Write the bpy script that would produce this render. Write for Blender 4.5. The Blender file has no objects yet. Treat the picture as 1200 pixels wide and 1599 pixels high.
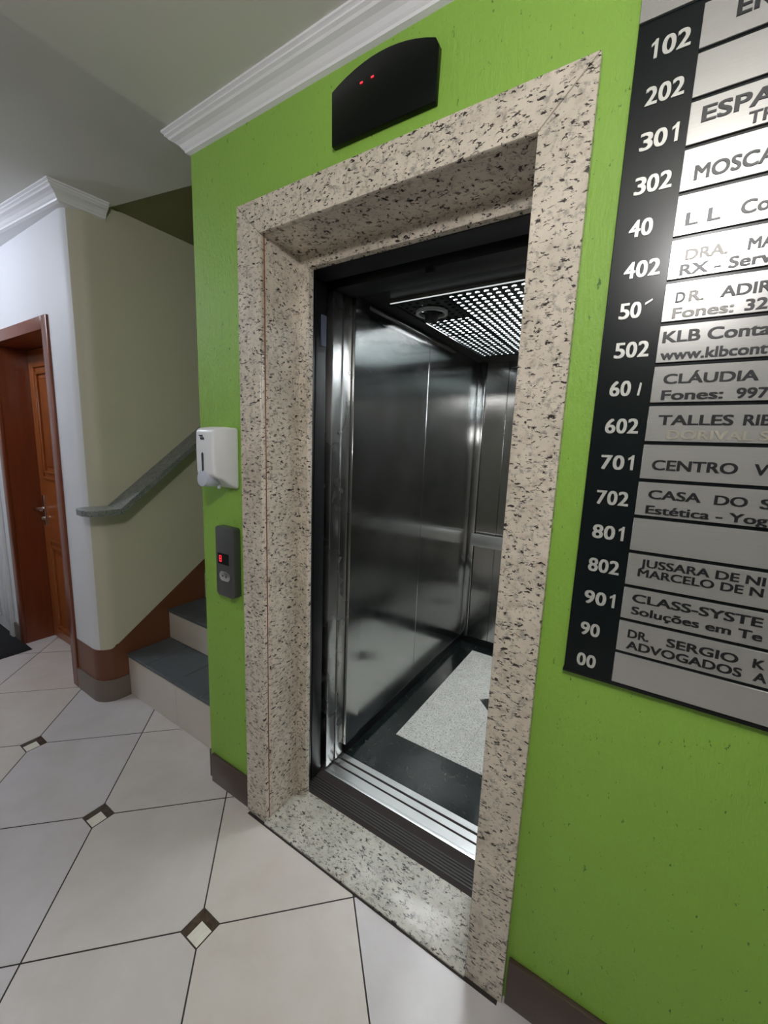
import bpy, bmesh, math, random
from math import sin, cos, pi, sqrt
from mathutils import Matrix, Vector
random.seed(7)
S = bpy.context.scene
COL = S.collection

# ------------------------------------------------------------------ camera
YAW, PIT, ROL = 0.5682, -0.1619, 0.038
CAM = Vector((1.1935, -0.9513, 1.4718))
F0 = Vector((-sin(YAW), cos(YAW), 0)); R0 = Vector((cos(YAW), sin(YAW), 0)); UP = Vector((0, 0, 1))
FW = F0 * cos(PIT) + UP * sin(PIT); U1 = UP * cos(PIT) - F0 * sin(PIT)
RT = R0 * cos(ROL) + U1 * sin(ROL); UU = U1 * cos(ROL) - R0 * sin(ROL)
cd = bpy.data.cameras.new('camera')
cd.sensor_fit = 'HORIZONTAL'; cd.sensor_width = 36; cd.lens = 36 * 636.23 / 1200
cd.clip_start = 0.02
cam = bpy.data.objects.new('camera', cd); COL.objects.link(cam)
cam.matrix_world = Matrix(((RT.x, UU.x, -FW.x, CAM.x), (RT.y, UU.y, -FW.y, CAM.y), (RT.z, UU.z, -FW.z, CAM.z), (0, 0, 0, 1)))
S.camera = cam
S.view_settings.view_transform = 'Standard'
S.view_settings.look = 'None'
S.view_settings.gamma = 1
S.view_settings.use_curve_mapping = False
S.view_settings.exposure = 0.0
w = bpy.data.worlds.new('world'); S.world = w; w.use_nodes = True
w.node_tree.nodes['Background'].inputs[0].default_value = (0.8, 0.85, 1, 1)
w.node_tree.nodes['Background'].inputs[1].default_value = 0.0

def point(name, loc, e, col, r):
    l = bpy.data.lights.new(name, 'POINT'); l.energy = e; l.color = col; l.shadow_soft_size = r
    o = bpy.data.objects.new(name, l); COL.objects.link(o); o.location = loc
    return o
point('hall_lamp', (1.26, -1.25, 2.27), 36, (1.0, 0.975, 0.96), 0.06)
point('corridor_lamp', (-2.15, -0.95, 2.46), 30, (0.80, 0.86, 1.0), 0.07)
CAR_LIGHT = 50.0

# ------------------------------------------------------------------ materials
def srgb(r, g, b):
    f = lambda c: (c / 255) / 12.92 if c <= 10.3 else (((c / 255) + 0.055) / 1.055) ** 2.4
    return (f(r), f(g), f(b), 1)

class NT:
    def __init__(s, name):
        s.m = bpy.data.materials.new(name); s.m.use_nodes = True
        s.t = s.m.node_tree; s.b = s.t.nodes['Principled BSDF']
    def n(s, k, **kw):
        x = s.t.nodes.new(k)
        for a, v in kw.items():
            if a in x.inputs: x.inputs[a].default_value = v
            else: setattr(x, a, v)
        return x
    def l(s, a, b): s.t.links.new(a, b)
    def co(s, scale=(1, 1, 1), rot=(0, 0, 0)):
        c = s.n('ShaderNodeTexCoord'); mp = s.n('ShaderNodeMapping')
        mp.inputs['Scale'].default_value = scale; mp.inputs['Rotation'].default_value = rot
        s.l(c.outputs['Object'], mp.inputs['Vector']); return mp.outputs['Vector']
    def noise(s, vec, scale, detail=3, rough=0.5, dist=0):
        x = s.n('ShaderNodeTexNoise'); x.inputs['Scale'].default_value = scale; x.inputs['Detail'].default_value = detail
        x.inputs['Roughness'].default_value = rough; x.inputs['Distortion'].default_value = dist
        s.l(vec, x.inputs['Vector']); return x.outputs['Fac']
    def ramp(s, fac, stops):
        r = s.n('ShaderNodeValToRGB'); e = r.color_ramp.elements
        while len(e) < len(stops): e.new(0.5)
        for q, (p, c) in zip(e, stops): q.position = p; q.color = c
        s.l(fac, r.inputs['Fac']); return r.outputs['Color']
    def mix(s, fac, a, b, mode='MIX'):
        x = s.n('ShaderNodeMix'); x.data_type = 'RGBA'; x.blend_type = mode
        for k, v in ((0, fac), (6, a), (7, b)):
            if hasattr(v, 'is_linked') or hasattr(v, 'links'): s.l(v, x.inputs[k])
            else: x.inputs[k].default_value = v
        return x.outputs[2]
    def bump(s, h, strength, dist=0.002):
        x = s.n('ShaderNodeBump'); x.inputs['Strength'].default_value = strength; x.inputs['Distance'].default_value = dist
        s.l(h, x.inputs['Height']); s.l(x.outputs['Normal'], s.b.inputs['Normal'])
    def set(s, col=None, rough=0.5, metal=0, spec=None, coat=0, coatr=0.05):
        if col is not None:
            if hasattr(col, 'links'): s.l(col, s.b.inputs['Base Color'])
            else: s.b.inputs['Base Color'].default_value = col
        s.b.inputs['Roughness'].default_value = rough; s.b.inputs['Metallic'].default_value = metal
        if spec is not None: s.b.inputs['Specular IOR Level'].default_value = spec
        s.b.inputs['Coat Weight'].default_value = coat; s.b.inputs['Coat Roughness'].default_value = coatr
        return s.m
BW = ((0, 0, 0, 1), (1, 1, 1, 1))

def plain(name, col, rough=0.5, metal=0, coat=0, var=0.06, scale=6, bump=0.0):
    t = NT(name); v = t.co()
    f = t.noise(v, scale, 4)
    c2 = tuple(max(0, c * (1 - var * 2)) for c in col[:3]) + (1,)
    t.set(t.mix(f, col, c2), rough, metal, coat=coat)
    if bump: t.bump(t.noise(v, 160, 2), bump, 0.001)
    return t.m

def paint(name, col, rough=0.5, flecks=False):
    t = NT(name); v = t.co()
    f = t.noise(v, 1.6, 4, 0.55)
    c2 = tuple(c * 0.86 for c in col[:3]) + (1,)
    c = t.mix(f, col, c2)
    if flecks:
        sp = t.noise(t.co((1, 1, 0.45), (0, 0.3, 0)), 75, 3, 0.75)
        mask = t.ramp(sp, [(0.640, BW[0]), (0.69, (.8, .8, .8, 1))])
        c = t.mix(mask, c, (0.03, 0.075, 0.015, 1))
        h = t.noise(t.co((1, 1, 0.35)), 95, 4, 0.65)
        t.bump(h, 0.55, 0.006)
    else:
        t.bump(t.noise(v, 70, 3, 0.6), 0.10, 0.003)
    return t.set(c, rough)

def granite(name, base=(224, 213, 197), base2=(202, 192, 176), fleck=(58, 50, 48), rough=0.22, sc=1.0, rot=(0, 0.6, 0), stretch=(1.0, 1.0, 2.1), th=0.568):
    t = NT(name)
    v = t.co(); vs = t.co(stretch, rot)
    big = t.noise(v, 9 * sc, 4, 0.6, 0.4)
    c = t.mix(t.ramp(big, [(0.35, BW[0]), (0.65, BW[1])]), srgb(*base), srgb(*base2))
    pink = t.noise(v, 38 * sc, 3, 0.6)
    c = t.mix(t.ramp(pink, [(0.55, BW[0]), (0.75, (0.5, 0.5, 0.5, 1))]), c, srgb(150, 128, 112))
    g = t.noise(v, 60 * sc, 3, 0.7)
    c = t.mix(t.ramp(g, [(0.53, BW[0]), (0.66, (0.65, 0.65, 0.65, 1))]), c, srgb(128, 126, 120))
    f = t.noise(vs, 60 * sc, 4, 0.68, 0.5)
    c = t.mix(t.ramp(f, [(th, BW[0]), (th + 0.035, BW[1])]), c, srgb(*fleck))
    t.set(c, rough, coat=0.25, coatr=0.08)
    return t.m

M = {}
M['green'] = paint('green_paint', srgb(143, 188, 74), 0.55, True)
M['white_wall'] = paint('white_wall_paint', srgb(228, 229, 232), 0.55)
M['cream'] = paint('stair_cream_paint', srgb(208, 204, 184), 0.5)
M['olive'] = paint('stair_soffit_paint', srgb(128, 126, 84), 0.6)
M['ceil'] = paint('ceiling_paint', srgb(228, 227, 220), 0.7)
M['crown'] = paint('crown_gloss_paint', srgb(243, 242, 245), 0.4)
M['back'] = paint('hall_paint', srgb(150, 149, 143), 0.6)
M['granite'] = granite('cream_granite')
M['granite_sill'] = granite('sill_granite', (208, 205, 194), (182, 180, 170), rough=0.38, rot=(0, 0, 0.5), stretch=(1, 2.0, 1))
M['granite_car'] = granite('car_floor_granite', (208, 209, 203), (194, 194, 188), (96, 92, 90), 0.25, 2.0, (0, 0, .3), (1, 1.3, 1), 0.575)
M['grout'] = plain('dark_grout', srgb(52, 46, 44), 0.9)
M['brown_skirt'] = plain('brown_ceramic', srgb(80, 64, 56), 0.35, var=0.12)
M['grey_skirt'] = plain('grey_brown_ceramic', srgb(122, 110, 100), 0.35, var=0.12, scale=12)
M['brown_band'] = paint('brown_paint_band', srgb(114, 69, 46), 0.4)
M['slate'] = plain('grey_slate', srgb(96, 102, 108), 0.45, var=0.15, scale=14, bump=0.2)
M['riser'] = plain('riser_tile', srgb(214, 206, 194), 0.3, var=0.05, coat=0.2)
def tile_mat(i, a, b):
    t = NT('porcelain_tile_%d' % i); v = t.co()
    f = t.noise(v, 4.5, 5, 0.6, 0.3)
    c = t.mix(t.ramp(f, [(0.3, BW[0]), (0.7, BW[1])]), srgb(*a), srgb(*b))
    return t.set(c, 0.27, coat=0.15, coatr=0.12)
TM = [tile_mat(0, (212, 206, 204), (200, 193, 188)), tile_mat(1, (208, 204, 206), (196, 190, 190)), tile_mat(2, (214, 208, 202), (204, 195, 186))]
t = NT('insert_dark_marble'); f = t.noise(t.co(), 22, 4, 0.6, 1.0)
M['ins_dark'] = t.set(t.ramp(f, [(0.3, srgb(58, 46, 40)), (0.62, srgb(88, 76, 64)), (0.75, srgb(70, 66, 30))]), 0.2)
t = NT('insert_light_marble'); f = t.noise(t.co(), 16, 4, 0.6, 1.2)
M['ins_light'] = t.set(t.ramp(f, [(0.3, srgb(236, 232, 222)), (0.6, srgb(222, 218, 204)), (0.8, srgb(150, 148, 126))]), 0.2)
def steel(name, col=0.52, rough=0.2, wav=0.03, vertical=True):
    t = NT(name)
    st = t.noise(t.co((1, 1, 60) if not vertical else (60, 60, 1)), 12, 2, 0.5)
    t.set((col, col * 1.01, col * 1.0, 1), rough, 1.0)
    lo = t.noise(t.co((1, 1, 1.0)), 2.2, 2, 0.4)
    m = t.n('ShaderNodeMath', operation='MULTIPLY_ADD'); m.inputs[1].default_value = 0.02; t.l(st, m.inputs[0]); t.l(lo, m.inputs[2])
    t.bump(m.outputs[0], wav, 0.02)
    tg = t.n('ShaderNodeTangent'); tg.direction_type = 'RADIAL'; tg.axis = 'Z'; t.l(tg.outputs[0], t.b.inputs['Tangent'])
    t.b.inputs['Anisotropic'].default_value = 0.75 if vertical else 0.0
    sm = t.noise(t.co((1, 1, 1)), 5, 3)
    r = t.ramp(sm, [(0.3, (rough * .8,) * 3 + (1,)), (0.75, (rough * 1.25,) * 3 + (1,))]); t.l(r, t.b.inputs['Roughness'])
    return t.m
M['steel'] = steel('brushed_steel', 0.50, 0.17)
M['steel_edge'] = steel('door_edge_steel', 0.5, 0.27, 0.004)
M['alu'] = steel('sill_aluminium', 0.82, 0.34, 0.01, False)
M['rail'] = steel('satin_rail_steel', 0.88, 0.4, 0.01, False)
M['black_metal'] = plain('black_painted_metal', srgb(11, 12, 15), 0.42, 0.0)
M['dark_steel'] = plain('dark_grey_metal', srgb(44, 46, 48), 0.32, 0.8)
M['black_rubber'] = plain('black_ribbed_sill', srgb(10, 10, 10), 0.5)
M['rib_grey'] = plain('worn_grey_rib', srgb(52, 51, 50), 0.45)
M['shaft'] = plain('shaft_dark', srgb(14, 14, 15), 0.8)
M['bluegrey'] = plain('blue_grey_bracket', srgb(92, 98, 118), 0.5)
t = NT('dark_green_granite'); v = t.co(); f = t.noise(v, 26, 6, 0.65, 1.2); g = t.noise(v, 90, 2)
c = t.mix(t.ramp(f, [(0.60, BW[0]), (0.68, (.45, .45, .45, 1))]), srgb(16, 23, 23), srgb(90, 86, 72))
M['green_granite'] = t.set(c, 0.16, spec=0.35)
def wood(name, a, b, rough=0.3):
    t = NT(name)
    f = t.noise(t.co((14, 14, 1.0)), 3.0, 5, 0.6, 0.5)
    t.set(t.mix(f, srgb(*a), srgb(*b)), rough, coat=0.12, coatr=0.12)
    t.bump(t.noise(t.co((40, 40, 2)), 4, 3), 0.05, 0.001)
    return t.m
M['wood'] = wood('varnished_door_wood', (164, 90, 42), (118, 60, 24))
M['wood_dark'] = wood('varnished_frame_wood', (134, 66, 34), (92, 42, 20))
M['mat'] = plain('black_doormat', srgb(20, 22, 24), 0.9, bump=0.6)
M['mat_mark'] = plain('grey_mat_mark', srgb(150, 150, 150), 0.8)
M['chrome'] = plain('chrome', srgb(210, 208, 204), 0.18, 1.0, var=0.02)
M['white_plastic'] = plain('white_plastic', srgb(236, 238, 242), 0.3, var=0.01)
M['grey_plastic'] = plain('pale_grey_plastic', srgb(198, 203, 216), 0.3, var=0.02)
M['slot'] = plain('dark_window_plastic', srgb(60, 66, 80), 0.2)
M['call'] = plain('grey_anodised_metal', srgb(96, 98, 96), 0.42, 0.6)
M['black_gloss'] = plain('black_acrylic', srgb(9, 14, 12), 0.25, var=0.0)
M['black_gloss'].node_tree.nodes['Principled BSDF'].inputs['Specular IOR Level'].default_value = 0.2
M['black_satin'] = plain('black_satin_plate', srgb(10, 18, 20), 0.26, var=0.0)
M['black_satin'].node_tree.nodes['Principled BSDF'].inputs['Specular IOR Level'].default_value = 0.3
t = NT('brushed_aluminium_plaque'); st = t.noise(t.co((3, 1, 160)), 6, 3, 0.6)
c = t.mix(st, (0.43, 0.425, 0.41, 1), (0.53, 0.525, 0.51, 1)); M['plaque'] = t.set(c, 0.25, 0.58, spec=0.3)
M['ink'] = plain('black_vinyl_lettering', srgb(26, 28, 32), 0.35, var=0.0)
M['ink_worn'] = plain('worn_grey_lettering', srgb(128, 126, 122), 0.4, 0.3, var=0.05)
M['ghost'] = plain('ghost_of_removed_lettering', srgb(164, 160, 146), 0.5, 0.5, var=0.1)
M['digit'] = plain('silver_digits', srgb(206, 206, 200), 0.35, 0.35, var=0.04)
M['louvre'] = plain('perforated_panel_metal', srgb(92, 98, 98), 0.3, 0.9)
M['fan_ring'] = plain('grey_fan_ring', srgb(190, 196, 194), 0.35)
def emit(name, col, s):
    t = NT(name); t.b.inputs['Base Color'].default_value = (0.05, 0.05, 0.05, 1)
    t.b.inputs['Emission Color'].default_value = col; t.b.inputs['Emission Strength'].default_value = s
    return t.m
M['led'] = emit('red_led', (1, 0.02, 0.04, 1), 1.6)
M['edge_highlight'] = emit('painted_edge_highlight', (0.93, 0.98, 1.0, 1), 0.7)  # highlight on the panel trim put in as emission, not a lamp
M['led_dim'] = emit('dim_red_led', (1, 0.02, 0.05, 1), 0.9)
M['diff'] = emit('lit_diffuser', (0.93, 0.98, 1.0, 1), CAR_LIGHT)

# ------------------------------------------------------------------ mesh helpers
def box(bm, x0, x1, y0, y1, z0, z1):
    v = [bm.verts.new((x, y, z)) for x in (x0, x1) for y in (y0, y1) for z in (z0, z1)]
    for f in ((0, 1, 3, 2), (4, 6, 7, 5), (0, 4, 5, 1), (2, 3, 7, 6), (0, 2, 6, 4), (1, 5, 7, 3)):
        bm.faces.new([v[i] for i in f])
    return v
def prism(bm, pts, fn, d0, d1):
    """polygon pts (a,b) -> fn(a,b,d)"""
    A = [bm.verts.new(fn(a, b, d0)) for a, b in pts]; B = [bm.verts.new(fn(a, b, d1)) for a, b in pts]
    bm.faces.new(A); bm.faces.new(B[::-1])
    n = len(pts)
    for i in range(n): bm.faces.new((A[i], A[(i + 1) % n], B[(i + 1) % n], B[i]))
XZ = lambda a, b, d: (a, d, b)
YZ = lambda a, b, d: (d, a, b)
XY = lambda a, b, d: (a, b, d)
def cyl(bm, p0, p1, r, n=20, r1=None, cap=True):
    p0 = Vector(p0); p1 = Vector(p1); d = (p1 - p0).normalized(); u = d.orthogonal().normalized(); v = d.cross(u)
    r1 = r if r1 is None else r1
    A = [bm.verts.new(p0 + (u * cos(2 * pi * i / n) + v * sin(2 * pi * i / n)) * r) for i in range(n)]
    B = [bm.verts.new(p1 + (u * cos(2 * pi * i / n) + v * sin(2 * pi * i / n)) * r1) for i in range(n)]
    for i in range(n): bm.faces.new((A[i], A[(i + 1) % n], B[(i + 1) % n], B[i]))
    if cap: bm.faces.new(A[::-1]); bm.faces.new(B)
def ring(bm, c, r0, r1, z0, z1, n=28):
    L = []
    for r, z in ((r0, z0), (r1, z0), (r1, z1), (r0, z1)):
        L.append([bm.verts.new((c[0] + r * cos(2 * pi * i / n), c[1] + r * sin(2 * pi * i / n), z)) for i in range(n)])
    for k in range(4):
        a, b = L[k], L[(k + 1) % 4]
        for i in range(n): bm.faces.new((a[i], a[(i + 1) % n], b[(i + 1) % n], b[i]))
def obj(name, bm, mat, parent=None, smooth=False, bevel=0, seg=2):
    bmesh.ops.recalc_face_normals(bm, faces=bm.faces)
    if bevel: bmesh.ops.bevel(bm, geom=[e for e in bm.edges if e.calc_face_angle(0) > 0.5], offset=bevel, segments=seg, profile=0.5, affect='EDGES')
    me = bpy.data.meshes.new(name); bm.to_mesh(me); bm.free(); me.materials.append(mat)
    if smooth or bevel:
        for p in me.polygons: p.use_smooth = True
        me.set_sharp_from_angle(angle=math.radians(38))
    o = bpy.data.objects.new(name, me); COL.objects.link(o)
    if parent: attach(o, parent)
    return o
def attach(o, p):
    o.parent = p; o.matrix_parent_inverse = p.matrix_basis.inverted() @ (p.matrix_parent_inverse.inverted() if p.parent else Matrix())
    if p.parent: o.matrix_parent_inverse = (p.parent.matrix_basis @ p.matrix_parent_inverse @ p.matrix_basis).inverted() if False else wm(p).inverted()
def wm(o):
    m = o.matrix_parent_inverse @ o.matrix_basis if o.parent else o.matrix_basis.copy()
    return wm(o.parent) @ m if o.parent else m
def B(name, x0, x1, y0, y1, z0, z1, mat, parent=None, bevel=0, seg=2):
    bm = bmesh.new(); box(bm, x0, x1, y0, y1, z0, z1); return obj(name, bm, mat, parent, bevel=bevel, seg=seg)
def PR(name, pts, fn, d0, d1, mat, parent=None, bevel=0, seg=2):
    bm = bmesh.new(); prism(bm, pts, fn, d0, d1); return obj(name, bm, mat, parent, bevel=bevel, seg=seg)
def thing(name, label, cat, loc=(0, 0, 0), group=None):
    o = bpy.data.objects.new(name, None); COL.objects.link(o); o.location = loc; o.empty_display_size = 0.05
    o['label'] = label; o['category'] = cat
    if group: o['group'] = group
    return o
def struct(o, label, cat):
    o['kind'] = 'structure'; o['label'] = label; o['category'] = cat; return o
def tag(o, label, cat): o['label'] = label; o['category'] = cat; return o
def sweep(path, profile, mat, name, parent=None, side=-1, smooth=False, ztop=None):
    """path: (x,y) plan points, profile: (offset,z) closed; offset goes to the right (side=-1) of travel"""
    n = len(path); offs = []
    for i, p in enumerate(path):
        p = Vector(p); ds = []
        if i > 0: ds.append((p - Vector(path[i - 1])).normalized())
        if i < n - 1: ds.append((Vector(path[i + 1]) - p).normalized())
        ns = [Vector((d.y, -d.x)) * (1 if side < 0 else -1) for d in ds]
        m = sum(ns, Vector((0, 0))).normalized(); m = m / max(0.3, m.dot(ns[0])); offs.append(m)
    bm = bmesh.new(); L = []
    for i, p in enumerate(path):
        row = []
        for k, (a, z) in enumerate(profile):
            if ztop and z is None: zz = ztop(i)
            elif callable(z): zz = z(i)
            else: zz = z
            row.append(bm.verts.new((p[0] + offs[i].x * a, p[1] + offs[i].y * a, zz)))
        L.append(row)
    m = len(profile)
    for i in range(n - 1):
        for k in range(m):
            bm.faces.new((L[i][k], L[i][(k + 1) % m], L[i + 1][(k + 1) % m], L[i + 1][k]))
    bm.faces.new(L[0]); bm.faces.new(L[-1][::-1])
    return obj(name, bm, mat, parent, smooth=smooth)

# ------------------------------------------------------------------ key dimensions
W, JW, LW, H, D = 1.0325, 0.1035, 0.0987, 2.2, 0.156      # lift surround
LIP = 0.0435
XS = -1.17            # stair wall plane
YW = -0.04            # white wall plane
XE = -0.262           # left end of green wall
ZC, ZC2 = 2.495, 2.56 # ceiling heights
X0, X1, YB = -3.5, 3.2, -2.9
RC = 0.09             # rounded corner radius

# ------------------------------------------------------------------ floor
fl = struct(B('floor', X0 - .1, X1 + .1, YB - .1, 0.5, -0.06, -0.0012, M['grout']), 'cream porcelain tiled floor laid on the diagonal with small dark inserts', 'floor')
s = 0.4710; TX, TY = -0.4525, -0.3680
R2 = sqrt(0.5)
def lat(i, j): return (TX + s * R2 * (i - j), TY + s * R2 * (i + j))
HS = 0.0385; G = 0.0024
def clip(poly, a, b, c):   # keep a*x+b*y<=c
    out = []
    for k in range(len(poly)):
        p, q = poly[k], poly[(k + 1) % len(poly)]
        dp, dq = a * p[0] + b * p[1] - c, a * q[0] + b * q[1] - c
        if dp <= 0: out.append(p)
        if dp * dq < 0:
            u = dp / (dp - dq); out.append((p[0] + u * (q[0] - p[0]), p[1] + u * (q[1] - p[1])))
    return out
def bounds(poly, ymax):
    for a, b, c in ((0, 1, ymax), (0, -1, -YB), (1, 0, X1), (-1, 0, -X0)):
        if len(poly) >= 3: poly = clip(poly, a, b, c)
    return poly
full_tile = {}
for i in range(-12, 12):
    for j in range(-12, 12):
        cx, cy = lat(i + .5, j + .5)
        if cx < X0 - .4 or cx > X1 + .4 or cy < YB - .4 or cy > 0.5: continue
        par = (i + j) % 2 == 0
        g = G * 1.414; h = s * R2
        bot, top, lef, rig = (cx, cy - h + g), (cx, cy + h - g), (cx - h + g, cy), (cx + h - g, cy)
        e = HS + G
        if par:   # inserts at bottom and top corners
            yb = cy - h + e; yt = cy + h - e; k = e - g
            poly = [(cx - k, yb), (cx + k, yb), rig, (cx + k, yt), (cx - k, yt), lef]
        else:
            xl = cx - h + e; xr = cx + h - e; k = e - g
            poly = [bot, (xr, cy - k), (xr, cy + k), top, (xl, cy + k), (xl, cy - k)]
        ymax = 0.098 if cx < -0.30 else 0.03
        if cx < -1.3: ymax = 0.2
        p2 = bounds(poly, ymax)
        if len(p2) < 3: continue
        o = PR('tile', [(x - cx, y - cy) for x, y in p2], XY, -0.0012, 0.0, TM[(i * 5 + j * 3) % 3])
        o.location = (cx, cy, random.uniform(-0.0002, 0.0002)); attach(o, fl)
for i in range(-12, 12):
    for j in range(-12, 12):
        if (i + j) % 2: continue
        x, y = lat(i, j)
        if not (X0 + .05 < x < X1 - .05 and YB + .05 < y < -0.05): continue
        o = B('insert_tile', -HS, HS, -HS, HS, -0.0012, -0.0002, M['ins_dark']); o.location = (x, y, 0); attach(o, fl)
        q = B('inlay', HS - 0.050, HS - 0.002, -HS + 0.002, -HS + 0.052, -0.001, 0.0, M['ins_light']); q.location = (x, y, 0)
        attach(q, o)

# ------------------------------------------------------------------ walls
bm = bmesh.new()
ox0, ox1, oz = 0.055, W - 0.055, 2.15
box(bm, XE, ox0, 0, 0.19, 0, ZC); box(bm, ox1, X1, 0, 0.19, 0, ZC); box(bm, ox0, ox1, 0, 0.19, oz, ZC)
box(bm, XE, XE + 0.12, 0.19, 3.0, 0, 3.6)
struct(obj('wall_front', bm, M['green']), 'bright green textured wall around the lift doorway', 'wall')
A0 = [(XS - RC + RC * cos(a), YW + RC - RC * sin(a)) for a in [pi / 2 * k / 8 for k in range(8, -1, -1)]]  # from y=YW to x=XS
DOORX0, DOORX1, DH = -2.335, -1.53, 2.0
split = 4
bm = bmesh.new()
box(bm, X0, DOORX0 - 0.06, YW, YW + 0.2, 0, ZC2)
box(bm, DOORX0 - 0.06, DOORX1 + 0.06, YW, YW + 0.2, DH + 0.06, ZC2)
pts = [(DOORX1 + 0.06, YW)] + A0[:split] + [(XS - RC, YW + 0.2), (DOORX1 + 0.06, YW + 0.2)]
prism(bm, pts, XY, 0, ZC2)
struct(obj('wall_left', bm, M['white_wall'], smooth=True), 'white wall holding the wooden door at the far left', 'wall')
pts = A0[split - 1:] + [(XS, 3.0), (XS - 0.2, 3.0), (XS - 0.2, YW + 0.2), (XS - RC, YW + 0.2)]
bm = bmesh.new(); prism(bm, pts, XY, 0, 3.6)
struct(obj('wall_stair', bm, M['cream'], smooth=True), 'olive cream wall with a rounded corner rising beside the stairs', 'wall')
struct(B('wall_back', X0, X1, YB - .1, YB, 0, ZC2 + .1, M['back']), 'plain wall behind the viewpoint', 'wall')
struct(B('wall_right', X1, X1 + .1, YB, 0.2, 0, ZC2 + .1, M['back']), 'plain end wall at the right', 'wall')
struct(B('wall_end', X0 - .1, X0, YB, 0.2, 0, ZC2 + .1, M['white_wall']), 'plain end wall at the far left', 'wall')
struct(B('wall_stairwell', XS, XE, 3.0, 3.1, 0, 3.6, M['cream']), 'end wall of the stairwell', 'wall')
# ceilings
struct(B('ceiling', -0.287, X1, YB, 0.1, ZC, ZC + .15, M['ceil']), 'pale painted ceiling in front of the lift', 'ceiling')
c2 = PR('ceiling_left', [(X0, YB), (-0.287, YB), (-0.287, 0.30), (XS, 0.135), (X0, 0.135)], XY, ZC2, ZC2 + .1, M['ceil'])
struct(c2, 'slightly raised shaded ceiling over the left corridor', 'ceiling')
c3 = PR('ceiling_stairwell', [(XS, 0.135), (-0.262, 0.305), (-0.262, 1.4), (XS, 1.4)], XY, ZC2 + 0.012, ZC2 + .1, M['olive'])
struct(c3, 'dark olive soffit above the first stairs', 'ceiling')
c4 = B('ceiling_upper', XS, XE, 1.4, 3.1, 3.5, 3.6, M['olive']); struct(c4, 'upper ceiling of the stairwell', 'ceiling')
# crown mouldings
def crown(zt, d=0.0):
    return [(-0.02, zt), (0.066, zt), (0.066, zt - .006), (0.058, zt - .010), (0.059, zt - .015), (0.052, zt - .019), (0.048, zt - .024),
            (0.036, zt - .029), (0.026, zt - .036), (0.019, zt - .045), (0.014, zt - .050), (0.012, zt - .056), (0.0, zt - .060), (-0.02, zt - .060)]
struct(sweep([(XE, 0.19), (XE, 0.0), (X1, 0.0)], crown(ZC), M['crown'], 'trim_1', side=-1), 'white moulded crown cornice above the green wall', 'cornice')
pf = [(-0.13 if a < 0 else a, z) for a, z in crown(ZC2)]
struct(sweep([(X0, -0.185), (-1.185, -0.055), (XS + .0, 0.125)], pf, M['crown'], 'trim_2', side=-1), 'white cornice wrapping the rounded corner by the stairs', 'cornice')
# baseboards
bl = struct(B('baseboard_front', -0.243, -0.004, -0.014, 0.0, 0, 0.13, M['brown_skirt'], bevel=0.002), 'short dark brown ceramic skirting left of the lift frame', 'baseboard')
o = B('baseboard_end', XE - 0.012, XE, 0.0, 0.092, 0, 0.13, M['brown_skirt']); struct(o, 'brown skirting on the end of the green wall beside the stairs', 'baseboard')
br = bpy.data.objects.new('baseboard_right', None); COL.objects.link(br); struct(br, 'dark brown ceramic skirting under the directory board', 'baseboard')
for k in range(5): B('skirting_tile', W + 0.006 + k * .42, W + 0.002 + (k + 1) * .42, -0.014, 0, 0, 0.14, M['brown_skirt'], br, bevel=0.002)
arc = [(-1.462, YW)] + A0 + [(XS, 0.094)]
struct(sweep(arc, [(0, 0), (0.012, 0), (0.012, .118), (0.009, .124), (0, .124)], M['grey_skirt'], 'baseboard_left', side=-1, smooth=True), 'grey-brown skirting curving round the corner to the stairs', 'baseboard')
struct(B('baseboard_end_left', -2.50, DOORX0 - 0.062, YW - 0.012, YW, 0, 0.12, M['grey_skirt']), 'short grey skirting left of the wooden door', 'baseboard')
path = [(-1.462, YW)] + A0 + [(XS, 0.02), (XS, 0.06), (XS, 0.10), (XS, 0.14), (XS, 2.2)]
def bt(i):
    y = path[i][1]; x = path[i][0]
    if y < 0.0 and x < XS: return 0.305
    return 0.305 + max(0, y - 0.02) * 0.69
struct(sweep(path, [(0, 0), (0.003, 0), (0.003, bt), (0, bt)], M['brown_band'], 'trim_3', side=-1, smooth=True), 'brown painted band stepping up along the stair wall', 'trim')

# ------------------------------------------------------------------ wooden door
d1 = bpy.data.objects.new('door_1', None); COL.objects.link(d1); d1.location = (-1.93, 0.1, 0)
struct(d1, 'varnished brown wooden door in a deep frame at the far left', 'door')
YF = YW - 0.012
for xa, xb in ((DOORX0 - 0.06, DOORX0), (DOORX1, DOORX1 + 0.066)):
    B('casing', xa, xb, YF, YW + 0.01, 0, DH + 0.066, M['wood_dark'], d1, bevel=0.003)
B('casing', DOORX0, DOORX1, YF, YW + 0.01, DH, DH + 0.066, M['wood_dark'], d1, bevel=0.003)
B('jamb', DOORX0 - 0.03, DOORX0, YW + 0.01, 0.17, 0, DH + .03, M['wood_dark'], d1)
B('jamb', DOORX1, DOORX1 + 0.03, YW + 0.01, 0.17, 0, DH + .03, M['wood_dark'], d1)
B('jamb', DOORX0, DOORX1, YW + 0.01, 0.17, DH, DH + 0.03, M['wood_dark'], d1)
leaf = B('leaf', DOORX0 + 0.003, DOORX1 - 0.003, 0.125, 0.16, 0.006, DH - 0.004, M['wood'], d1)
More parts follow.
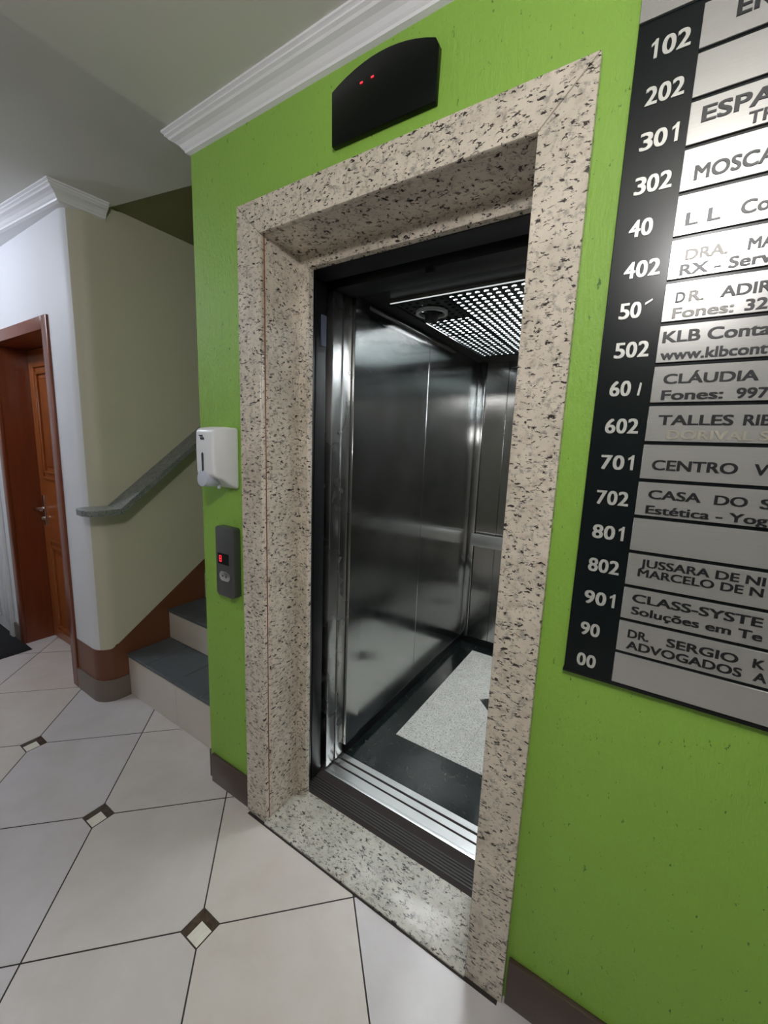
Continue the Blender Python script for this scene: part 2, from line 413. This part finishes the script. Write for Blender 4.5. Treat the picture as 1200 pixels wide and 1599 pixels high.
for za, zb in ((1.16, 1.90), (0.06, 0.745)):
    xa, xb = -2.245, -1.62
    for k, (ins, dep) in enumerate(((0.0, 0.010), (0.045, 0.014))):
        bm = bmesh.new(); x0, x1, z0, z1 = xa + ins, xb - ins, za + ins, zb - ins; t_ = 0.018
        box(bm, x0, x1, 0.125 - dep, 0.126, z0, z0 + t_); box(bm, x0, x1, 0.125 - dep, 0.126, z1 - t_, z1)
        box(bm, x0, x0 + t_, 0.125 - dep, 0.126, z0 + t_, z1 - t_); box(bm, x1 - t_, x1, 0.125 - dep, 0.126, z0 + t_, z1 - t_)
        obj('moulding', bm, M['wood'], leaf, bevel=0.004)
    B('raised_panel', xa + 0.09, xb - 0.09, 0.115, 0.126, za + .09, zb - .09, M['wood'], leaf, bevel=0.008)
for za, zb in ((1.045, 1.06), (0.835, 0.85)): pass
hx, hz = -2.285, 0.955
bm = bmesh.new()
box(bm, hx - 0.018, hx + 0.018, 0.117, 0.125, hz - 0.12, hz + 0.09)
cyl(bm, (hx, 0.12, hz), (hx, 0.07, hz), 0.010); cyl(bm, (hx - 0.005, 0.072, hz), (hx + 0.115, 0.072, hz + 0.003), 0.008)
cyl(bm, (hx, 0.118, hz - 0.07), (hx, 0.098, hz - 0.07), 0.013)
obj('door_handle', bm, M['chrome'], d1, bevel=0.002)
# white door frame / panelling at the frame edge
d2 = bpy.data.objects.new('door_2', None); COL.objects.link(d2); d2.location = (-2.75, YW, 0)
struct(d2, 'white painted door surround cut by the left edge of the photo', 'door')
B('casing', -2.57, -2.51, YW - 0.025, YW, 0, 2.1, M['white_wall'], d2, bevel=0.006)
B('casing', -3.36, -3.30, YW - 0.025, YW, 0, 2.1, M['white_wall'], d2, bevel=0.006)
B('casing', -3.36, -2.51, YW - 0.025, YW, 2.1, 2.16, M['white_wall'], d2, bevel=0.006)
B('leaf', -3.30, -2.57, YW - 0.008, YW, 0.01, 2.1, M['white_wall'], d2)
for k in range(4): B('moulding', -2.66 - k * .17, -2.60 - k * .17, YW - 0.018, YW - .008, 0.1, 2.0, M['white_wall'], d2, bevel=0.005)

# door mat
mt = thing('door_mat', 'black rubber door mat with a grey mark on the floor beside the wooden door', 'mat', (-2.6, -0.24, 0))
o = B('pile', -3.0, -2.225, -0.46, -0.06, 0.0005, 0.010, M['mat'], mt, bevel=0.004)
o = B('border', -3.02, -2.205, -0.48, -0.045, 0.0003, 0.006, M['mat'], mt, bevel=0.002)
bm = bmesh.new(); prism(bm, [(-2.62, -0.19), (-2.50, -0.17), (-2.44, -0.185), (-2.50, -0.185), (-2.62, -0.202)], XY, 0.009, 0.0106); obj('mark', bm, M['mat_mark'], mt)

# ------------------------------------------------------------------ staircase
st = thing('staircase', 'stairs with grey slate treads and cream tiled risers behind the green wall', 'stairs', (-0.7, 0.1, 0))
SX0, SX1 = XS + 0.003, XE - 0.0
zt, y = 0.0, 0.095
tops = [0.250, 0.437, 0.625, 0.81, 0.995, 1.18, 1.365, 1.55]
seams = [-0.695, -0.46, -0.93, -0.7, -0.5, -0.9, -0.6, -0.8]
tr = [(XS + .003, -0.93, -0.845), (-0.93, -0.62), (-0.62, -0.40), (-0.40, SX1)]
for k, zz in enumerate(tops):
    yy = 0.095 + 0.245 * k
    core = B('step_core', SX0, SX1, yy + 0.008, yy + 0.245 + 0.008, 0.0 if k == 0 else tops[k - 1] - .02, zz - 0.021, M['grout'], st)
    sx = seams[k]
    for xa, xb in ((SX0, sx - 0.001), (sx + 0.001, SX1)):
        B('riser_tile', xa, xb, yy, yy + 0.008, zt + 0.001, zz - 0.019, M['riser'], st, bevel=0.0008, seg=1)
    xs_ = [SX0, -0.97 + .08 * (k % 2), -0.70, -0.48 + .05 * (k % 2), SX1]
    for xa, xb in zip(xs_, xs_[1:]):
        B('tread_slab', xa + 0.0014, xb - 0.0014, yy - 0.006, yy + 0.245, zz - 0.018, zz, M['slate'], st, bevel=0.0012, seg=1)
    zt = zz

# handrail ledge
gg = granite('grey_granite', (140, 146, 146), (112, 118, 118), (50, 54, 54), 0.35, 3.2, (0, 0, 0), (1, 1, 1), 0.56)
bm = bmesh.new()
zt_, th_, xo = 1.104, 0.028, -1.025
prism(bm, [(-1.172, 0.045), (-1.205, 0.0), (-1.205, -0.060), (-1.185, -0.090), (-1.150, -0.104), (-1.09, -0.106), (-1.045, -0.092), (xo, -0.06), (xo, 0.045)], XY, zt_ - th_, zt_)
y2 = 2.3; z2 = zt_ + (y2 - 0.045) * 0.81
prism(bm, [(0.045, zt_), (y2, z2), (y2, z2 - th_ * 1.2), (0.052, zt_ - th_)], YZ, XS - 0.005, xo)
bmesh.ops.remove_doubles(bm, verts=bm.verts, dist=0.0001)
hr = obj('handrail_ledge', bm, gg)
tag(hr, 'grey granite handrail ledge climbing the olive stair wall', 'handrail')

# ------------------------------------------------------------------ granite surround of the lift
su = thing('lift_surround', 'speckled cream granite surround framing the open lift doorway', 'door frame', (W / 2, 0, 0))
gy0, gy1 = -0.02, 0.0
m = 0.0006
PR('jamb_face', [(0, 0.0), (JW, 0.0), (JW, H - LW - m), (0, H - m)], XZ, gy0, gy1, M['granite'], su, bevel=0.0012, seg=1)
PR('jamb_face', [(W - JW, 0), (W, 0), (W, H - m), (W - JW, H - LW - m)], XZ, gy0, gy1, M['granite'], su, bevel=0.0012, seg=1)
PR('lintel_face', [(m, H), (JW + m, H - LW), (W - JW - m, H - LW), (W - m, H)], XZ, gy0, gy1, M['granite'], su, bevel=0.0012, seg=1)
B('reveal_slab', JW - 0.02, JW, gy1, D, 0, H - LW, M['granite'], su)
B('reveal_slab', W - JW, W - JW + 0.02, gy1, D, 0, H - LW, M['granite'], su)
B('reveal_slab', JW - 0.02, W - JW + .02, gy1, D, H - LW, H - LW + 0.02, M['granite'], su)
B('stop_strip', JW - .02, JW + LIP, D, D + 0.024, 0, H - LW, M['granite'], su, bevel=0.001, seg=1)
B('stop_strip', W - JW - LIP, W - JW + .02, D, D + 0.024, 0, H - LW, M['granite'], su, bevel=0.001, seg=1)
B('stop_strip', JW + LIP, W - JW - LIP, D, D + 0.024, H - LW - LIP, H - LW + .02, M['granite'], su, bevel=0.001, seg=1)
# thin rust-stained joint along the left reveal
B('joint', JW - 0.0004, JW + 0.0012, gy0 + 0.0195, gy0 + 0.0225, 0.004, H - LW, plain('rust_stained_joint', srgb(150, 96, 70), 0.7), su)
struct(B('trim_4', JW - .09, W - .01, -0.031, -0.0205, 0.0, 0.0022, M['grout']), 'dark joint along the front of the granite threshold', 'trim')
sl = B('threshold_slab', JW + .0005, W - JW - .0005, -0.026, D + 0.024, 0.0, 0.008, M['granite_sill'], bevel=0.002)
tag(sl, 'speckled granite threshold slab on the floor between the lift jambs', 'threshold')

# ------------------------------------------------------------------ landing side door parts (dark)
ld = thing('landing_door', 'black landing door pocket and header just inside the granite frame', 'elevator door', (W / 2, 0.25, 0))
YL0, YL1 = D + 0.026, 0.300
B('door_edge', -0.02, 0.118, YL0 + .01, 0.222, 0.01, 2.10, M['black_metal'], ld, bevel=0.003)
B('door_edge', -0.02, 0.112, 0.232, 0.292, 0.01, 2.10, M['black_metal'], ld, bevel=0.003)
B('door_pocket', 0.87, 1.0, YL0 + .01, 0.29, 0.01, 2.10, M['black_metal'], ld, bevel=0.003)
B('header', -0.05, 1.05, YL0 + .004, 0.28, 2.057, 2.32, M['black_metal'], ld, bevel=0.003)
B('bracket', 0.112, 0.118, 0.258, 0.285, 1.83, 1.94, M['bluegrey'], ld, bevel=0.001, seg=1)
lsill = bpy.data.objects.new('landing_sill', None); COL.objects.link(lsill); lsill.location = (W / 2, 0.23, 0); tag(lsill, 'dark ribbed landing sill between granite threshold and bright car sill', 'sill')
B('plate', 0.0, 1.03, D + 0.026, 0.285, -0.03, -0.004, M['black_rubber'], lsill)
for k in range(6): B('rib', 0.0, 1.03, 0.206 + 0.0115 * k, 0.2125 + 0.0115 * k, -0.004, 0.001, M['rib_grey'], lsill, bevel=0.001, seg=1)
sh = bmesh.new()
box(sh, -0.25, 1.45, 0.192, 2.3, -0.5, -0.45); box(sh, -0.14, -0.12, 0.192, 2.3, -0.45, 3.0); box(sh, 1.43, 1.45, 0.192, 2.3, -0.45, 3.0)
box(sh, -0.14, 1.45, 2.28, 2.3, -0.45, 3.0); box(sh, -0.14, 1.45, 0.192, 2.3, 3.0, 3.05)
struct(obj('wall_shaft', sh, M['shaft']), 'dark lift shaft around the car', 'wall')

# ------------------------------------------------------------------ lift car
car = thing('elevator_car', 'brushed steel lift car with granite floor and lit perforated ceiling', 'elevator', (0.6, 1.2, 0))
CX0, CX1, CY0, CY1, CZ = 0.128, 1.08, 0.436, 1.905, 2.06
# door leaf edges (retracted to the left) and sill
B('door_leaf', -0.10, 0.122, 0.318, 0.374, 0.012, 2.045, M['steel_edge'], car, bevel=0.004)
B('door_leaf', -0.10, 0.124, 0.380, 0.434, 0.012, 2.045, M['steel_edge'], car, bevel=0.004)
B('door_post', 1.0, 1.1, 0.33, 0.45, 0.012, 2.05, M['steel_edge'], car, bevel=0.004)
bm = bmesh.new()
prof = [(0.313, -0.02), (0.313, -0.001), (0.318, 0.0), (0.324, 0.0), (0.325, -0.001), (0.327, -0.001), (0.328, 0.0), (0.3665, 0.0), (0.3665, -0.016), (0.3765, -0.016), (0.3765, 0.0),
        (0.406, 0.0), (0.406, -0.016), (0.418, -0.016), (0.418, 0.0), (0.446, 0.0), (0.446, -0.02)]
prism(bm, prof, YZ, 0.10, 1.05)
obj('door_sill', bm, M['alu'], car)
B('sill_groove', 0.10, 1.05, 0.3667, 0.3763, -0.017, -0.012, M['shaft'], car); B('sill_groove', 0.10, 1.05, 0.4062, 0.4178, -0.017, -0.012, M['shaft'], car)
# floor
FZ = 0.0
fx0, fx1, fy0, fy1 = 0.262, 0.945, 0.705, 1.795
g = 0.0006
def fl_piece(name, pts, mat): return PR(name, pts, XY, -0.02, FZ, mat, car)
fl_piece('floor_border', [(CX0, 0.4475), (CX1, 0.4475), (CX1, 0.475), (fx1 + g, fy0 - g), (fx0 - g, fy0 - g), (CX0 + .002, 0.475)], M['green_granite'])
fl_piece('floor_border', [(CX0, 0.478), (fx0 - g, fy0), (fx0 - g, fy1), (CX0, CY1 - 0.002)], M['green_granite'])
fl_piece('floor_border', [(CX1, 0.478), (CX1, CY1), (fx1 + g, fy1), (fx1 + g, fy0)], M['green_granite'])
fl_piece('floor_border', [(CX0 + .002, CY1), (fx0, fy1 + g), (fx1, fy1 + g), (CX1 - .002, CY1)], M['green_granite'])
mx, my, r = (fx0 + fx1) / 2, (fy0 + fy1) / 2, 0.088
fl_piece('floor_slab', [(fx0, fy0), (mx - g, fy0), (mx - g, my - r), (mx - r, my - g), (fx0, my - g)], M['granite_car'])
fl_piece('floor_slab', [(mx + g, fy0), (fx1, fy0), (fx1, my - g), (mx + r, my - g), (mx + g, my - r)], M['granite_car'])
fl_piece('floor_slab', [(fx0, my + g), (mx - r, my + g), (mx - g, my + r), (mx - g, fy1), (fx0, fy1)], M['granite_car'])
fl_piece('floor_slab', [(fx1, my + g), (fx1, fy1), (mx + g, fy1), (mx + g, my + r), (mx + r, my + g)], M['granite_car'])
fl_piece('floor_diamond', [(mx, my - r + g), (mx + r - g, my), (mx, my + r - g), (mx - r + g, my)], M['green_granite'])
# walls
sy = [CY0, 0.535, 1.118, CY1]
for a, b in zip(sy, sy[1:]):
    B('side_panel', CX0 - 0.02, CX0 + (0.010 if a == CY0 else 0.0), a + .0008, b - .0008, 0.055, CZ - (0.0 if a == CY0 else 0.0), M['steel'], car, bevel=0.0012, seg=1)
for a, b in zip(sy, sy[1:]):
    B('side_panel', CX1, CX1 + 0.02, a + .0008, b - .0008, 0.055, CZ, M['steel'], car, bevel=0.0012, seg=1)
B('corner_post', CX0, CX0 + 0.052, CY1 - 0.03, CY1, 0.055, CZ, M['steel'], car, bevel=0.003)
xs_ = [CX0 + 0.053, 0.335, 0.62, 0.90, CX1]
for a, b in zip(xs_, xs_[1:]): B('back_panel', a + .0008, b - .0008, CY1 - 0.012, CY1 + 0.01, 0.055, CZ, M['steel'], car, bevel=0.0012, seg=1)
B('kick_plate', CX0 - .02, CX0 + 0.003, 0.448, CY1, 0, 0.055, M['black_metal'], car); B('kick_plate', CX0, CX1, CY1 - 0.014, CY1, 0, 0.055, M['black_metal'], car)
B('kick_plate', CX1 - .003, CX1 + 0.02, CY0, CY1, 0, 0.055, M['black_metal'], car)
# screws
for zz in (1.62, 1.66):
    pass
# handrail on back wall
ra = B('handrail', CX0 + 0.045, CX1 - 0.05, CY1 - 0.062, CY1 - 0.052, 0.775, 0.865, M['rail'], car, bevel=0.002)
for x in (0.30, 0.65, 0.95): B('rail_bracket', x, x + .03, CY1 - 0.052, CY1 - 0.012, 0.80, 0.83, M['rail'], car)
# front header, ceiling frame
B('header', CX0 - .25, CX1, 0.325, CY0, 2.048, 2.26, M['black_metal'], car, bevel=0.002)
B('operator_tab', 0.505, 0.535, 0.322, 0.335, 2.032, 2.052, M['black_metal'], car)
px0, px1, py0, py1, pz = 0.226, 0.98, 0.556, 1.665, 2.050
bm = bmesh.new()
for a in ((CX0 - .02, CX1 + .02, CY0, py0), (CX0 - .02, CX1 + .02, py1, CY1 + .01), (CX0 - .02, px0, py0, py1), (px1, CX1 + .02, py0, py1)): box(bm, a[0], a[1], a[2], a[3], CZ, CZ + .015)
obj('ceiling_frame', bm, M['dark_steel'], car)
# gloss edge trims of the perforated panel
B('panel_trim', px0, px1, py0 - 0.006, py0, pz - 0.004, CZ, M['chrome'], car, bevel=0.001, seg=1)
B('highlight_strip', px0, px1, py0 - 0.007, py0 - 0.001, pz - 0.006, pz - 0.004, M['edge_highlight'], car)  # added emissive strip painting the bright line along the front trim
B('panel_trim', px0, px0 + 0.006, py0, py1, pz - 0.004, CZ, M['dark_steel'], car, bevel=0.001, seg=1)
B('panel_trim', px1 - 0.006, px1, py0, py1, pz - 0.004, CZ, M['dark_steel'], car, bevel=0.001, seg=1)
B('panel_trim', px0, px1, py1 - 0.006, py1, pz - 0.004, CZ, M['dark_steel'], car, bevel=0.001, seg=1)
B('cornice_strip', CX0, CX0 + 0.010, 0.537, 1.44, CZ - 0.022, CZ - 0.004, M['chrome'], car, bevel=0.004)
PX, PY = 0.0335, 0.0355
def perf(name, x0, x1, y0, y1, n=10, rh=0.0100, dead=None):
    nx = max(1, int((x1 - x0) / PX)); ny = max(1, int((y1 - y0) / PY))
    dx, dy = (x1 - x0) / nx, (y1 - y0) / ny
    bm = bmesh.new()
    gv = {}
    def V(x, y): 
        k = (round(x, 5), round(y, 5))
        if k not in gv: gv[k] = bm.verts.new((x, y, pz))
        return gv[k]
    for i in range(nx):
        for j in range(ny):
            cx, cy = x0 + (i + .5) * dx, y0 + (j + .5) * dy
            sq = [V(cx + dx / 2, cy + dy / 2), V(cx - dx / 2, cy + dy / 2), V(cx - dx / 2, cy - dy / 2), V(cx + dx / 2, cy - dy / 2)]
            ci = [bm.verts.new((cx + rh * cos(pi / 4 + 2 * pi * k / 8), cy + rh * sin(pi / 4 + 2 * pi * k / 8), pz)) for k in range(8)]
            up = [bm.verts.new((v.co.x, v.co.y, pz + 0.004)) for v in ci]
            for q in range(4):
                a, b = sq[q], sq[(q + 1) % 4]; k = 2 * q
                bm.faces.new((a, b, ci[(k + 2) % 8], ci[k + 1], ci[k]))
            for k in range(8): bm.faces.new((ci[k], ci[(k + 1) % 8], up[(k + 1) % 8], up[k]))
    return obj(name, bm, M['louvre'], car)
bx = 0.455
perf('perforated_panel', bx + .004, px1 - .006, py0 + 0.03, py1 - 0.02)
perf('perforated_panel', px0 + .008, bx - .004, 0.858, 1.112)
perf('perforated_panel', px0 + .008, bx - .004, 1.122, 1.40)
perf('perforated_panel', px0 + .008, bx - .004, 1.41, py1 - .02)
perf('perforated_panel', px0 + .008, bx - .004, py0 + 0.03, 0.85)
for a in ((bx - .004, bx + .004, py0, py1), (px0, bx, 0.85, 0.858), (px0, bx, 1.112, 1.122), (px0, bx, 1.40, 1.41), (px0, px1, py0, py0 + .03), (px0, px1, py1 - .02, py1)):
    B('panel_bar', a[0], a[1], a[2], a[3], pz - 0.003, pz + 0.003, M['dark_steel'], car)
B('light_diffuser', bx + 0.01, px1 - 0.01, py0 + 0.06, py1 - 0.04, CZ + 0.045, CZ + 0.05, M['diff'], car)
B('light_diffuser', px0 + 0.01, bx - .01, 0.87, 1.39, CZ + 0.045, CZ + 0.05, M['diff'], car)
B('light_blocker', px0, bx, 0.851, 0.857, pz + .003, CZ + .06, M['dark_steel'], car); B('light_blocker', bx - .003, bx + .003, py0, 0.857, pz + .003, CZ + .06, M['dark_steel'], car)  # added blockers above the panel, keep diffuser light out of the fan cell
bm = bmesh.new(); box(bm, CX0 - .02, CX1 + .02, CY0, CY1, CZ + .06, CZ + .07); box(bm, CX0 - .02, px0 - .01, CY0, CY1, CZ + .015, CZ + .06); box(bm, px1 + .01, CX1 + .02, CY0, CY1, CZ + .015, CZ + .06)
box(bm, px0 - .01, px1 + .01, CY0, py0 - .004, CZ + .015, CZ + .06); box(bm, px0 - .01, px1 + .01, py1 + .004, CY1, CZ + .015, CZ + .06)
obj('light_housing', bm, M['dark_steel'], car)
# fan with ring
fc = (0.335, 0.715)
fan = bpy.data.objects.new('ceiling_fan', None); COL.objects.link(fan); fan.location = (fc[0], fc[1], pz); attach(fan, car)
bm = bmesh.new(); ring(bm, fc, 0.055, 0.068, pz - 0.016, pz - 0.004); obj('fan_ring', bm, M['fan_ring'], fan, smooth=True)
bm = bmesh.new(); cyl(bm, (fc[0], fc[1], pz - 0.002), (fc[0], fc[1], pz - 0.045), 0.032, 24, 0.026); obj('fan_hub', bm, M['black_metal'], fan, smooth=True)

# ------------------------------------------------------------------ position indicator above the frame
ind = thing('floor_indicator', 'black arched floor indicator with tiny red lights above the lift', 'display', (0.55, 0, 2.3))
pts = [(0.388, 2.246), (0.691, 2.243), (0.694, 2.352), (0.685, 2.370)]
for k in range(1, 12):
    u = k / 12; x = 0.685 + (0.385 - 0.685) * u
    pts.append((x, 2.370 + (2.374 - 2.370) * u + 0.033 * (1 - (2 * u - 1) ** 2)))
pts += [(0.385, 2.374)]
PR('cover', pts, XZ, -0.016, 0.0, M['black_gloss'], ind, bevel=0.002)
for x in (0.482, 0.515): B('led', x - 0.004, x + 0.004, -0.0172, -0.0162, 2.357, 2.3605, M['led'], ind)

# ------------------------------------------------------------------ call panel
cp = thing('call_panel', 'grey metal lift call panel on the green strip below the soap dispenser', 'call panel', (-0.088, 0, 0.885))
px_0, px_1, pyf = -0.143, -0.036, -0.032
PR('housing', [(px_0, 0.896), (px_0 + .012, 0.884), (px_1 - .012, 0.884), (px_1, 0.893), (px_1, 1.146), (px_1 - .01, 1.153), (px_0 + .01, 1.153), (px_0, 1.146)], XZ, pyf, 0.0, M['call'], cp, bevel=0.003)
dsp = B('display', -0.128, -0.066, pyf - 0.0015, pyf + .001, 1.010, 1.052, M['black_gloss'], cp)
bm = bmesh.new()
for (a, b, c, d) in ((0, 1, .9, 1), (0, 1, .45, .55), (0, 1, 0, .1), (0, .14, 0, 1), (.86, 1, 0, 1)): box(bm, -0.118 + .012 * a, -0.118 + .012 * b, pyf - .0025, pyf - .0012, 1.019 + .024 * c, 1.019 + .024 * d)
obj('digit', bm, M['led'], dsp)
bm = bmesh.new()
pl = []
for k in range(24):
    a = 2 * pi * k / 24; cxx = -0.088 + (0.012 if cos(a) > 0 else -0.012); pl.append((cxx + 0.019 * cos(a), 0.966 + 0.019 * sin(a)))
prism(bm, pl, XZ, pyf - 0.004, pyf + .001); bt_ = obj('button_plate', bm, M['chrome'], cp, bevel=0.001)
def tri(x, z, s, up): return [(x - s, z - s * up * .6), (x + s, z - s * up * .6), (x, z + s * up * .9)]
PR('arrow', tri(-0.098, 0.967, 0.0055, 1), XZ, pyf - 0.0048, pyf - 0.0035, M['ink'], bt_)
PR('arrow', tri(-0.078, 0.965, 0.0055, -1), XZ, pyf - 0.0048, pyf - 0.0035, M['ink'], bt_)

# ------------------------------------------------------------------ soap dispenser
sd = thing('soap_dispenser', 'white wall-mounted gel soap dispenser on the green strip left of the lift', 'dispenser', (-0.08, 0, 1.3))
PR('body', [(0, 1.512), (-0.055, 1.514), (-0.095, 1.508), (-0.104, 1.498), (-0.106, 1.44), (-0.105, 1.352), (-0.090, 1.338), (-0.070, 1.333), (-0.045, 1.315), (-0.010, 1.297), (0, 1.300)], YZ, -0.133, -0.034, M['white_plastic'], sd, bevel=0.009, seg=3)
bm = bmesh.new(); cyl(bm, (-0.094, -0.110, 1.338), (-0.094, -0.055, 1.332), 0.030, 32, 0.028); obj('push_lever', bm, M['grey_plastic'], sd, bevel=0.004)
PR('level_window', [(-0.096, 1.362), (-0.092, 1.356), (-0.088, 1.362), (-0.087, 1.42), (-0.092, 1.426), (-0.097, 1.42)], XZ, -0.1075, -0.103, M['slot'], sd)
bm = bmesh.new()
prism(bm, [(-0.113, 1.484), (-0.090, 1.484), (-0.090, 1.478), (-0.101, 1.478)], XZ, -0.1068, -0.103); prism(bm, [(-0.104, 1.476), (-0.082, 1.476), (-0.082, 1.468), (-0.098, 1.468)], XZ, -0.1072, -0.103)
obj('logo', bm, M['slot'], sd)
bm = bmesh.new(); cyl(bm, (-0.085, -0.05, 1.33), (-0.085, -0.05, 1.298), 0.008, 14, 0.006); obj('nozzle', bm, M['grey_plastic'], sd, smooth=True)

# ------------------------------------------------------------------ tenant directory
db = thing('directory_board', 'black and silver office directory board on the green wall at the right', 'sign', (1.5, 0, 1.0))
DX0, DX1, DZ0, DZ1 = 1.0885, 2.02, 0.996, 2.435
B('backing', DX0, DX1, -0.016, -0.002, DZ0, DZ1, M['black_satin'], db, bevel=0.001, seg=1)
B('frame_edge', DX0 - 0.002, DX1 + .002, -0.0155, 0.0, DZ0 - 0.005, DZ0 + 0.001, M['dark_steel'], db)
B('plaque', DX0 + .0005, DX1 - .004, -0.020, -0.016, 2.2135, DZ1 - .002, M['plaque'], db)
font = None
def text_mesh(s, bold):
    cu = bpy.data.curves.new('t', 'FONT'); cu.body = s; cu.size = 1.0; cu.offset = 0.0; cu.extrude = 0.02; cu.resolution_u = 4
    to = bpy.data.objects.new('t', cu); COL.objects.link(to)
    dg = bpy.context.evaluated_depsgraph_get(); dg.update()
    me = bpy.data.meshes.new_from_object(to.evaluated_get(dg))
    bpy.data.objects.remove(to); bpy.data.curves.remove(cu)
    return me
ONE = [(0.20, 0), (0.34, 0), (0.34, 0.729), (0.235, 0.729), (0.19, 0.66), (0.06, 0.585), (0.06, 0.47), (0.20, 0.545)]
def text(s, x0, x1, z, cap, mat, parent, name='lettering', y=-0.0204, bold=0.022, th=0.0008):
    """lettering built from the outline font, thickened by small shifts; a drawn figure 1 replaces the font's plain bar"""
    bm = bmesh.new()
    cur = 0.0; chunks = []
    if name == 'number':
        for ch in s:
            if ch == '1': chunks.append(('1', cur)); cur += 0.60
            else: chunks.append((ch, cur)); cur += 0.60
    else: chunks = [(s, 0.0)]
    for ch, ox in chunks:
        if ch == '1':
            prism(bm, [(a + ox + 0.08, b_) for a, b_ in ONE], lambda a, b_, d: (a, b_, d), -0.02, 0.02); continue
        me = text_mesh(ch, bold)
        xs = [v.co.x for v in me.vertices]; mn, mx_ = min(xs), max(xs)
        for k, (dx, dz) in enumerate(((-bold, -bold * .35), (bold, -bold * .35), (bold, bold * .35), (-bold, bold * .35))):
            n0 = len(bm.verts); bm.from_mesh(me); bm.verts.ensure_lookup_table()
            for v in bm.verts[n0:]:
                if name == 'number': v.co.x = ox + 0.04 + (v.co.x - mn) * 0.50 / (mx_ - mn)
                v.co.x += dx; v.co.y += dz; v.co.z += 0.0008 * k
        bpy.data.meshes.remove(me)
    xs = [v.co.x for v in bm.verts]; a, b = min(xs), max(xs)
    sx = (x1 - x0) / (b - a); k = cap / 0.729
    for v in bm.verts:
        X, Y, Z = v.co; v.co = (x0 + (X - a) * sx, y - (Z / 0.02) * th, z + Y * k)
    me = bpy.data.meshes.new(name); bm.to_mesh(me); bm.free(); me.materials.append(mat)
    o = bpy.data.objects.new(name, me); COL.objects.link(o); attach(o, parent); return o
rows = ['102', '202', '301', '302', '40', '402', '50', '502', '601', '602', '701', '702', '801', '802', '901', '90', '00']
P_ = 0.0710
plq = []
for k, num in enumerate(rows):
    c = 2.1700 - P_ * k
    plq.append(B('plaque', 1.1818, DX1 - .004, -0.0200, -0.0160, c - 0.0322, c + 0.0322, M['plaque'], db, bevel=0.0006, seg=1))
    w_ = 0.057 if len(num) == 3 else 0.037
    x0 = 1.112 - 0.0 * k
    if num == '50':
        text('50', x0, x0 + 0.036, c - 0.018, 0.029, M['digit'], db, 'number', y=-0.0166, bold=0.034)
        PR('number', [(x0 + .041, c + .002), (x0 + .052, c + .009), (x0 + .052, c + .012), (x0 + .041, c + .006)], XZ, -0.0178, -0.016, M['digit'], db)
    elif num == '601':
        text('60', x0, x0 + 0.036, c - 0.018, 0.029, M['digit'], db, 'number', y=-0.0166, bold=0.034)
        PR('number', [(x0 + .047, c - .018), (x0 + .051, c - .018), (x0 + .053, c + .004), (x0 + .050, c + .006)], XZ, -0.0178, -0.016, M['digit'], db)
    else:
        text(num, x0, x0 + w_, c - 0.018, 0.029, M['digit'], db, 'number', y=-0.0166, bold=0.034)
I, IW, GH = M['ink'], M['ink_worn'], M['ghost']
TX_ = [
 (0, 'ER', 1.226, 1.272, 2.163, .026, I), (2, 'ESPA', 1.199, 1.293, 2.025, .024, I), (2, 'TR', 1.262, 1.296, 2.0005, .018, I),
 (3, 'MOSCA', 1.200, 1.306, 1.938, .023, I), (4, 'L L', 1.197, 1.246, 1.868, .021, I), (4, 'Co', 1.271, 1.308, 1.868, .021, I),
 (5, 'DRA.', 1.204, 1.263, 1.8115, .018, IW), (5, 'MA', 1.288, 1.322, 1.8115, .018, I), (5, 'RX - Serv', 1.199, 1.322, 1.7815, .018, I),
 (6, 'D', 1.199, 1.213, 1.7425, .018, I), (6, 'R.', 1.218, 1.240, 1.7425, .018, IW), (6, 'ADIR', 1.262, 1.328, 1.7425, .018, I), (6, 'Fones:', 1.197, 1.283, 1.7115, .018, IW), (6, '32', 1.297, 1.326, 1.7115, .018, I),
 (7, 'KLB Conta', 1.188, 1.336, 1.6755, .020, I), (7, 'www.klbcont', 1.188, 1.336, 1.6425, .018, I),
 (8, 'CLÁUDIA', 1.198, 1.331, 1.603, .0175, I), (8, 'Fones:', 1.198, 1.288, 1.5705, .0175, I), (8, '997', 1.305, 1.347, 1.5705, .0175, I),
 (9, 'TALLES', 1.199, 1.308, 1.529, .0185, I), (9, 'RIB', 1.321, 1.358, 1.529, .0185, I), (9, 'DORIVAL S', 1.215, 1.358, 1.4985, .0165, GH),
 (10, 'CENTRO', 1.199, 1.325, 1.4455, .0195, I), (10, 'V', 1.346, 1.365, 1.4455, .0195, I),
 (11, 'CASA', 1.200, 1.281, 1.3905, .0175, I), (11, 'DO', 1.300, 1.346, 1.3895, .0175, I), (11, 'S', 1.362, 1.378, 1.389, .0175, I), (11, 'Estética - Yog', 1.199, 1.376, 1.3605, .0165, I),
 (13, 'JUSSARA DE NI', 1.203, 1.388, 1.2555, .016, I), (13, 'MARCELO DE N', 1.201, 1.388, 1.2355, .016, I),
 (14, 'CLASS-SYSTE', 1.198, 1.395, 1.1815, .0175, I), (14, 'Soluções em Te', 1.199, 1.398, 1.156, .0165, I),
 (15, 'DR.', 1.199, 1.235, 1.1055, .0175, I), (15, 'SERGIO', 1.264, 1.372, 1.1055, .0175, I), (15, 'K', 1.392, 1.408, 1.1055, .0175, I), (15, 'ADVOGADOS', 1.199, 1.380, 1.0815, .0175, I), (15, 'A', 1.396, 1.414, 1.0815, .0175, I),
]
for k, s_, a, b, z, cap, mt_ in TX_:
    z = max(z, 2.1700 - P_ * k - 0.0275)
    text(s_, a, b, z, cap, mt_, plq[k], bold=0.030)
